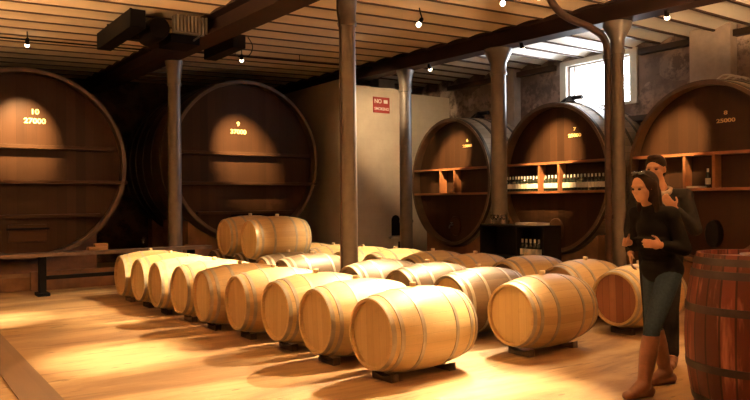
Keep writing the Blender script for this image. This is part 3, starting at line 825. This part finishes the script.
# ------------------------------------------------------------------ people
def cap_(bm, p0, p1, r0, r1, n=14):
    p0, p1 = Vector(p0), Vector(p1); d = p1-p0; L = d.length
    q = d.to_track_quat('Z', 'Y').to_matrix().to_4x4(); q.translation = p0
    pr = []
    for i in range(7):
        a = -PI/2+PI/2*i/6; pr.append((max(0, r0*math.cos(a)) if i else 0, r0*math.sin(a)))
    for i in range(7):
        a = PI/2*i/6; pr.append((r1*math.cos(a) if i < 6 else 0, L+r1*math.sin(a)))
    b = bmesh.new(); lathe(b, pr, n); b.transform(q)
    me = bpy.data.meshes.new('t'); b.to_mesh(me); b.free(); bm.from_mesh(me); bpy.data.meshes.remove(me)
def ell_(bm, c, r, rot=None):
    m = Matrix.Translation(c) @ (rot or Matrix.Identity(4)) @ Matrix.Diagonal((r[0], r[1], r[2], 1))
    bmesh.ops.create_uvsphere(bm, u_segments=24, v_segments=16, radius=1, matrix=m)
def blob(name, build, mat, parent, voxel=.009, it=4, cut=None):
    bm = bmesh.new(); build(bm)
    bmesh.ops.recalc_face_normals(bm, faces=bm.faces)
    me = bpy.data.meshes.new(name+'_src'); bm.to_mesh(me); bm.free()
    tmp = link(bpy.data.objects.new(name+'_src', me))
    r = tmp.modifiers.new('r', 'REMESH'); r.mode = 'VOXEL'; r.voxel_size = voxel; r.use_smooth_shade = True
    s = tmp.modifiers.new('s', 'SMOOTH'); s.iterations = it; s.factor = .5
    bpy.context.view_layer.update()
    out = bpy.data.meshes.new_from_object(tmp.evaluated_get(bpy.context.evaluated_depsgraph_get()))
    bpy.data.objects.remove(tmp)
    out.materials.clear(); out.materials.append(mat)
    for p in out.polygons: p.use_smooth = True
    if cut:
        b = bmesh.new(); b.from_mesh(out)
        for co, no in cut:
            bmesh.ops.bisect_plane(b, geom=b.verts[:]+b.edges[:]+b.faces[:], plane_co=co, plane_no=no, clear_outer=True)
            es = [e for e in b.edges if e.is_boundary]
            if es: bmesh.ops.holes_fill(b, edges=es)
        b.to_mesh(out); b.free()
        for p in out.polygons: p.use_smooth = True
    out.name = name
    return link(bpy.data.objects.new(name, out), parent)
M['skin'] = plain('warm_skin', (.50, .27, .17), .55, 0, .06)
M['hairdark'] = plain('dark_brown_hair', (.012, .006, .004), .7, 0, .4, 40, spec=.08)
M['blackcloth'] = plain('black_jacket_cloth', (.005, .0045, .0045), .85, 0, .3, 30, spec=.05)
M['jeans'] = plain('dark_blue_denim', (.018, .03, .048), .85, 0, .3, 60, spec=.1)
M['boots'] = plain('brown_boot_leather', (.15, .06, .028), .5, 0, .25, 10)
M['greycloth'] = plain('dark_grey_cloth', (.012, .011, .011), .85, 0, .25, 30, spec=.05)
M['scarf'] = plain('pale_grey_scarf', (.30, .25, .22), .85, 0, .2, 40)
M['trousers'] = plain('dark_trousers', (.012, .011, .013), .85, 0, .2, 30, spec=.05)
M['eye'] = plain('eye', (.05, .03, .025), .15, 0, .1)
M['lens'] = plain('sunglass_lens', (.01, .01, .012), .08, 0, .1)

def headparts(bm, hc, yaw, pitch, s=1.0):
    """skull, jaw, nose, lips, ears; hc is the middle of the head; local +x is the face."""
    R = Matrix.Translation(hc) @ Matrix.Rotation(yaw, 4, 'Z') @ Matrix.Rotation(pitch, 4, 'Y') @ Matrix.Scale(s, 4)
    def E(c, r, rot=None): ell_(bm, (0, 0, 0), (1, 1, 1), R @ Matrix.Translation(c) @ (rot or Matrix.Identity(4)) @ Matrix.Diagonal((*r, 1)))
    E((-.012, 0, .03), (.096, .074, .085)); E((.02, 0, -.03), (.068, .060, .078)); E((.045, 0, -.078), (.034, .034, .026))
    E((.082, 0, -.006), (.014, .010, .028)); E((.096, 0, -.02), (.014, .012, .011)); E((.070, 0, .025), (.020, .055, .012))
    E((.082, 0, -.052), (.009, .022, .006)); E((.080, 0, -.063), (.010, .019, .007))
    for q in (-1, 1):
        E((.048, q*.038, -.018), (.030, .022, .024)); E((-.01, q*.074, -.002), (.020, .008, .030))
    return R
def hand(bm, w, d, palm, thumb, s=1.0, curl=.6):
    """w wrist, d direction of the fingers, palm normal the fingers curl towards, thumb side."""
    w = Vector(w); d = Vector(d).normalized(); p = Vector(palm); p = (p-d*p.dot(d)).normalized(); sd = Vector(thumb); sd = (sd-d*sd.dot(d)-p*sd.dot(p)).normalized()
    m = Matrix((d, sd, p)).transposed().to_4x4(); m.translation = w+d*.045*s
    ell_(bm, (0, 0, 0), (1, 1, 1), m @ Matrix.Diagonal((.052*s, .041*s, .016*s, 1)))
    for k, (o, L) in enumerate(((.030, .070), (.010, .080), (-.010, .074), (-.029, .058))):
        a = w+d*.085*s+sd*o*s; dir_ = d
        ang = 0
        for seg, fr in enumerate((.45, .32, .23)):
            ang += curl*(.5+.35*seg)
            dir_ = (d*math.cos(ang)+p*math.sin(ang)+sd*o*.8).normalized()
            b = a+dir_*L*fr*s; cap_(bm, a, b, .0085*s, .0078*s, 8); a = b
    a = w+d*.02*s+sd*.032*s
    b = a+(d*.55+sd*.75+p*.3).normalized()*.038*s; cap_(bm, a, b, .013*s, .010*s, 8)
    c = b+(d*.85+sd*.25+p*.4).normalized()*.030*s; cap_(bm, b, c, .010*s, .009*s, 8)
def foot(bm, ankle, yaw, s=1.0, lift=0.0):
    a = Vector(ankle); f = Vector((math.cos(yaw), math.sin(yaw), 0))
    cap_(bm, (a.x-f.x*.05, a.y-f.y*.05, .038), (a.x+f.x*.10*s, a.y+f.y*.10*s, .034), .036, .038)
    cap_(bm, a, (a.x+f.x*.09, a.y+f.y*.09, .045), .046, .034)
    cap_(bm, (a.x+f.x*.08, a.y+f.y*.08, .032), (a.x+f.x*.165*s, a.y+f.y*.165*s, .028), .038, .026)

# --- woman walking towards the left of the picture
def woman():
    fwd = math.atan2(.581*.906-.814*.42, -.814*.906-.581*.42)
    t = thing('person', 'person with long dark hair walking left in black jacket, jeans and tall brown boots', 'person', (4.92, 3.105, 0), fwd, 'visitors walking past the barrels')
    nk, hc = (.115, 0, 1.40), Vector((.185, 0, 1.55))
    lh, lk, la = (.01, .085, .90), (.20, .09, .50), (.30, .10, .095)
    rh, rk, ra = (-.01, -.085, .90), (.0, -.09, .49), (-.14, -.10, .10)
    ls, le, lw = (.08, .165, 1.345), (.0, .215, 1.09), (.195, .17, 1.125)
    rs, re, rw = (.08, -.165, 1.345), (.03, -.225, 1.10), (.215, -.12, 1.13)
    def body(bm):
        headparts(bm, hc, .1, .18)
        cap_(bm, nk, hc+Vector((-.015, 0, -.05)), .052, .050)
        cap_(bm, (.05, 0, 1.27), (.07, 0, 1.34), .10, .085); ell_(bm, (.055, 0, 1.25), (.095, .145, .13)); ell_(bm, (.03, 0, 1.08), (.085, .118, .12)); ell_(bm, (0, 0, .94), (.10, .155, .12))
        cap_(bm, ls, rs, .052, .052)
        for a, b, c in ((ls, le, lw), (rs, re, rw)): cap_(bm, a, b, .046, .037); cap_(bm, b, c, .037, .026)
        for a, b, c in ((lh, lk, la), (rh, rk, ra)): cap_(bm, a, b, .080, .052); cap_(bm, b, (Vector(b)*.6+Vector(c)*.4), .050, .052); cap_(bm, (Vector(b)*.6+Vector(c)*.4), c, .052, .036)
        foot(bm, la, -.05); foot(bm, ra, -.1)
        hand(bm, lw, (.9, -.1, .12), (.1, -1, 0), (0, 0, 1), .92, .5); hand(bm, rw, (.9, .3, .1), (0, 1, -.1), (0, 0, 1), .92, .6)
    blob('body', body, M['skin'], t, .0075, 3)
    def jacket(bm):
        ell_(bm, (.055, 0, 1.24), (.118, .168, .15)); ell_(bm, (.03, 0, 1.08), (.108, .142, .15)); ell_(bm, (.0, 0, .93), (.130, .180, .13))
        cap_(bm, ls, rs, .068, .068); cap_(bm, (.05, 0, 1.26), (.07, 0, 1.345), .122, .104); cap_(bm, (.08, 0, 1.34), (.112, 0, 1.395), .09, .068)
        for a, b, c in ((ls, le, lw), (rs, re, rw)):
            c2 = Vector(b).lerp(Vector(c), .8); cap_(bm, a, b, .062, .052); cap_(bm, b, c2, .052, .042)
        for k in range(7): ell_(bm, (.02+.014*k, .0, .98+.03*k), (.112, .150, .02))
    blob('jacket', jacket, M['blackcloth'], t, .010, 4, cut=[((0, 0, .83), (0, 0, -1))])
    def jeans(bm):
        ell_(bm, (0, 0, .93), (.112, .166, .10))
        for a, b, c in ((lh, lk, la), (rh, rk, ra)): cap_(bm, a, b, .092, .063); cap_(bm, b, Vector(b).lerp(Vector(c), .25), .062, .058)
    blob('jeans', jeans, M['jeans'], t, .010, 3)
    for k, (b, c, yw) in enumerate(((lk, la, -.05), (rk, ra, -.1))):
        def boot(bm):
            top = Vector(b).lerp(Vector(c), .12); mid = Vector(b).lerp(Vector(c), .45)
            cap_(bm, top, mid, .066, .066); cap_(bm, mid, c, .066, .047)
            a = Vector(c); f = Vector((math.cos(yw), math.sin(yw), 0))
            cap_(bm, a, a+f*.09+Vector((0, 0, -.045)), .056, .042)
            cap_(bm, (a.x-f.x*.05, a.y-f.y*.05, .046), (a.x+f.x*.10, a.y+f.y*.10, .040), .045, .045)
            cap_(bm, (a.x+f.x*.08, a.y+f.y*.08, .038), (a.x+f.x*.165, a.y+f.y*.165, .032), .042, .031)
            cap_(bm, (a.x-f.x*.06, a.y-f.y*.06, .02), (a.x-f.x*.055, a.y-f.y*.055, .05), .03, .035)
        blob('boot', boot, M['boots'], t, .008, 3, cut=[((0, 0, .004), (0, 0, -1)), (tuple(Vector(b).lerp(Vector(c), .12)), (0, 0, 1))])
    def hair(bm):
        ell_(bm, hc+Vector((-.025, 0, .040)), (.106, .089, .095)); ell_(bm, hc+Vector((-.055, 0, -.03)), (.078, .088, .11))
        ell_(bm, hc+Vector((-.09, 0, -.13)), (.055, .085, .14)); ell_(bm, hc+Vector((-.10, 0, -.22)), (.04, .07, .10))
        for q in (-1, 1): cap_(bm, hc+Vector((-.03, q*.072, .03)), hc+Vector((-.05, q*.085, -.17)), .028, .022)
        for k in range(9): cap_(bm, hc+Vector((-.1, -.06+.015*k, -.02)), hc+Vector((-.135, -.07+.0175*k, -.30+.012*(k % 3))), .014, .009, 8)
    blob('hair', hair, M['hairdark'], t, .008, 2)
    for q in (-1, 1):
        bm = bmesh.new(); ell_(bm, hc+Vector((.078, q*.030+.009, -.012)), (.010, .013, .009)); obj('eye', bm, M['eye'], t, True)
    def glasses(bm):
        for q in (-1, 1):
            ell_(bm, hc+Vector((.055, q*.034, .108)), (.020, .030, .013), Matrix.Rotation(.5, 4, 'Y'))
            tube(bm, [hc+Vector((.055, q*.06, .105)), hc+Vector((-.03, q*.09, .055))], .004, 8)
        tube(bm, [hc+Vector((.065, -.01, .112)), hc+Vector((.065, .01, .112))], .004, 8)
    bm = bmesh.new(); glasses(bm); obj('sunglasses', bm, M['lens'], t, True)
    return t
woman()

def man():
    tgt = math.atan2(-.814*.85+.581*.5, -.581*.85-.814*.5)
    t = thing('person', 'taller person with short hair, dark jacket and pale scarf behind the walking one', 'person', (5.64, 3.57, 0), tgt, 'visitors walking past the barrels')
    nk, hc = (.02, 0, 1.56), Vector((.04, -.03, 1.72))
    lh, lk, la = (0, .09, .97), (.05, .085, .53), (.03, .09, .10)
    rh, rk, ra = (0, -.09, .97), (.02, -.085, .53), (-.04, -.09, .10)
    ls, le, lw = (.0, .20, 1.48), (.08, .29, 1.20), (.20, .14, 1.38)
    rs, re, rw = (.0, -.20, 1.48), (-.02, -.26, 1.19), (.12, -.23, .98)
    def body(bm):
        headparts(bm, hc, -.15, .05, 1.05)
        cap_(bm, nk, hc+Vector((-.02, 0, -.05)), .058, .056)
        ell_(bm, (0, 0, 1.38), (.115, .175, .16)); ell_(bm, (0, 0, 1.18), (.10, .145, .15)); ell_(bm, (0, 0, 1.0), (.11, .16, .12)); cap_(bm, ls, rs, .058, .058); cap_(bm, (0, 0, 1.45), nk, .09, .065)
        for a, b, c in ((ls, le, lw), (rs, re, rw)): cap_(bm, a, b, .052, .042); cap_(bm, b, c, .042, .030)
        for a, b, c in ((lh, lk, la), (rh, rk, ra)): cap_(bm, a, b, .088, .056); cap_(bm, b, c, .056, .040)
        foot(bm, la, .05, 1.1); foot(bm, ra, -.1, 1.1)
        hand(bm, lw, (.25, -.55, .75), (-1, -.1, .1), (0, 1, .6), 1.0, .7); hand(bm, rw, (.35, .1, -.9), (-.2, 1, 0), (1, 0, 0), 1.0, .5)
    blob('body', body, M['skin'], t, .008, 3)
    def jacket(bm):
        ell_(bm, (0, 0, 1.37), (.138, .198, .18)); ell_(bm, (0, 0, 1.18), (.125, .172, .17)); ell_(bm, (0, 0, 1.0), (.135, .185, .15)); cap_(bm, ls, rs, .075, .075); cap_(bm, (0, 0, 1.45), (.01, 0, 1.52), .1, .075)
        for a, b, c in ((ls, le, lw), (rs, re, rw)):
            c2 = Vector(b).lerp(Vector(c), .82); cap_(bm, a, b, .068, .057); cap_(bm, b, c2, .057, .046)
    blob('jacket', jacket, M['greycloth'], t, .010, 4, cut=[((0, 0, .88), (0, 0, -1))])
    def trousers(bm):
        ell_(bm, (0, 0, .98), (.122, .170, .11))
        for a, b, c in ((lh, lk, la), (rh, rk, ra)): cap_(bm, a, b, .1, .072); cap_(bm, b, Vector(b).lerp(Vector(c), .95), .070, .060)
    blob('trousers', trousers, M['trousers'], t, .010, 3)
    for a, yw in ((la, .05), (ra, -.1)):
        def shoe(bm):
            v = Vector(a); f = Vector((math.cos(yw), math.sin(yw), 0))
            cap_(bm, v+Vector((0, 0, -.02)), v+f*.09+Vector((0, 0, -.05)), .052, .042)
            cap_(bm, (v.x-f.x*.06, v.y-f.y*.06, .045), (v.x+f.x*.1, v.y+f.y*.1, .042), .046, .048)
            cap_(bm, (v.x+f.x*.08, v.y+f.y*.08, .038), (v.x+f.x*.19, v.y+f.y*.19, .034), .046, .034)
        blob('shoe', shoe, M['boots'], t, .008, 3, cut=[((0, 0, .004), (0, 0, -1))])
    def hair(bm):
        ell_(bm, hc+Vector((-.022, 0, .052)), (.106, .088, .085)); ell_(bm, hc+Vector((-.05, 0, .0)), (.078, .088, .085))
        ell_(bm, hc+Vector((.045, -.005, .105)), (.04, .06, .025))
    blob('hair', hair, M['hairdark'], t, .008, 2)
    def scarf(bm):
        for k in range(16):
            a, b = 2*PI*k/16, 2*PI*(k+1)/16
            cap_(bm, (.02+.085*math.cos(a), .09*math.sin(a), 1.53-.03*math.cos(a)), (.02+.085*math.cos(b), .09*math.sin(b), 1.53-.03*math.cos(b)), .028, .028, 8)
        cap_(bm, (.11, .03, 1.5), (.14, .06, 1.32), .03, .026)
    blob('scarf', scarf, M['scarf'], t, .009, 3)
    for q in (-1, 1):
        v = Matrix.Rotation(-.15, 4, 'Z') @ Vector((.085, q*.032, .0))
        bm = bmesh.new(); ell_(bm, hc+v, (.010, .013, .009)); obj('eye', bm, M['eye'], t, True)
    return t
man()


# ------------------------------------------------------------------ light from outside, world, camera
w = bpy.data.worlds.new('sky'); S.world = w; w.use_nodes = True
w.node_tree.nodes['Background'].inputs[0].default_value = (.93, .97, 1, 1)
w.node_tree.nodes['Background'].inputs[1].default_value = 65
pl_ = bpy.data.lights.new('window_portal', 'AREA'); pl_.shape = 'RECTANGLE'; pl_.size = hh; pl_.size_y = 2*hw
pl_.cycles.is_portal = True
po = link(bpy.data.objects.new('window_portal', pl_)); po.location = (X1+.45, (WY0+WY1)/2, (WZ0+WZ1)/2); po.rotation_euler = (0, PI/2, 0)

cam = bpy.data.cameras.new('camera'); co = link(bpy.data.objects.new('camera', cam)); S.camera = co
cam.lens = 700/750*36; cam.sensor_width = 36; cam.clip_end = 100
A_ = math.radians(54.5); f = Vector((math.cos(A_), math.sin(A_), 0)); r = Vector((math.sin(A_), -math.cos(A_), 0)); u = Vector((0, 0, 1))
ro = .0087
r_, u_ = r*math.cos(ro)-u*math.sin(ro), r*math.sin(ro)+u*math.cos(ro)
m = Matrix((r_, u_, -f)).transposed().to_4x4(); m.translation = (0, 0, 1.475)
co.matrix_world = m

S.view_settings.view_transform = 'Standard'; S.view_settings.look = 'None'
S.view_settings.gamma = 1; S.view_settings.use_curve_mapping = False
S.view_settings.exposure = 0
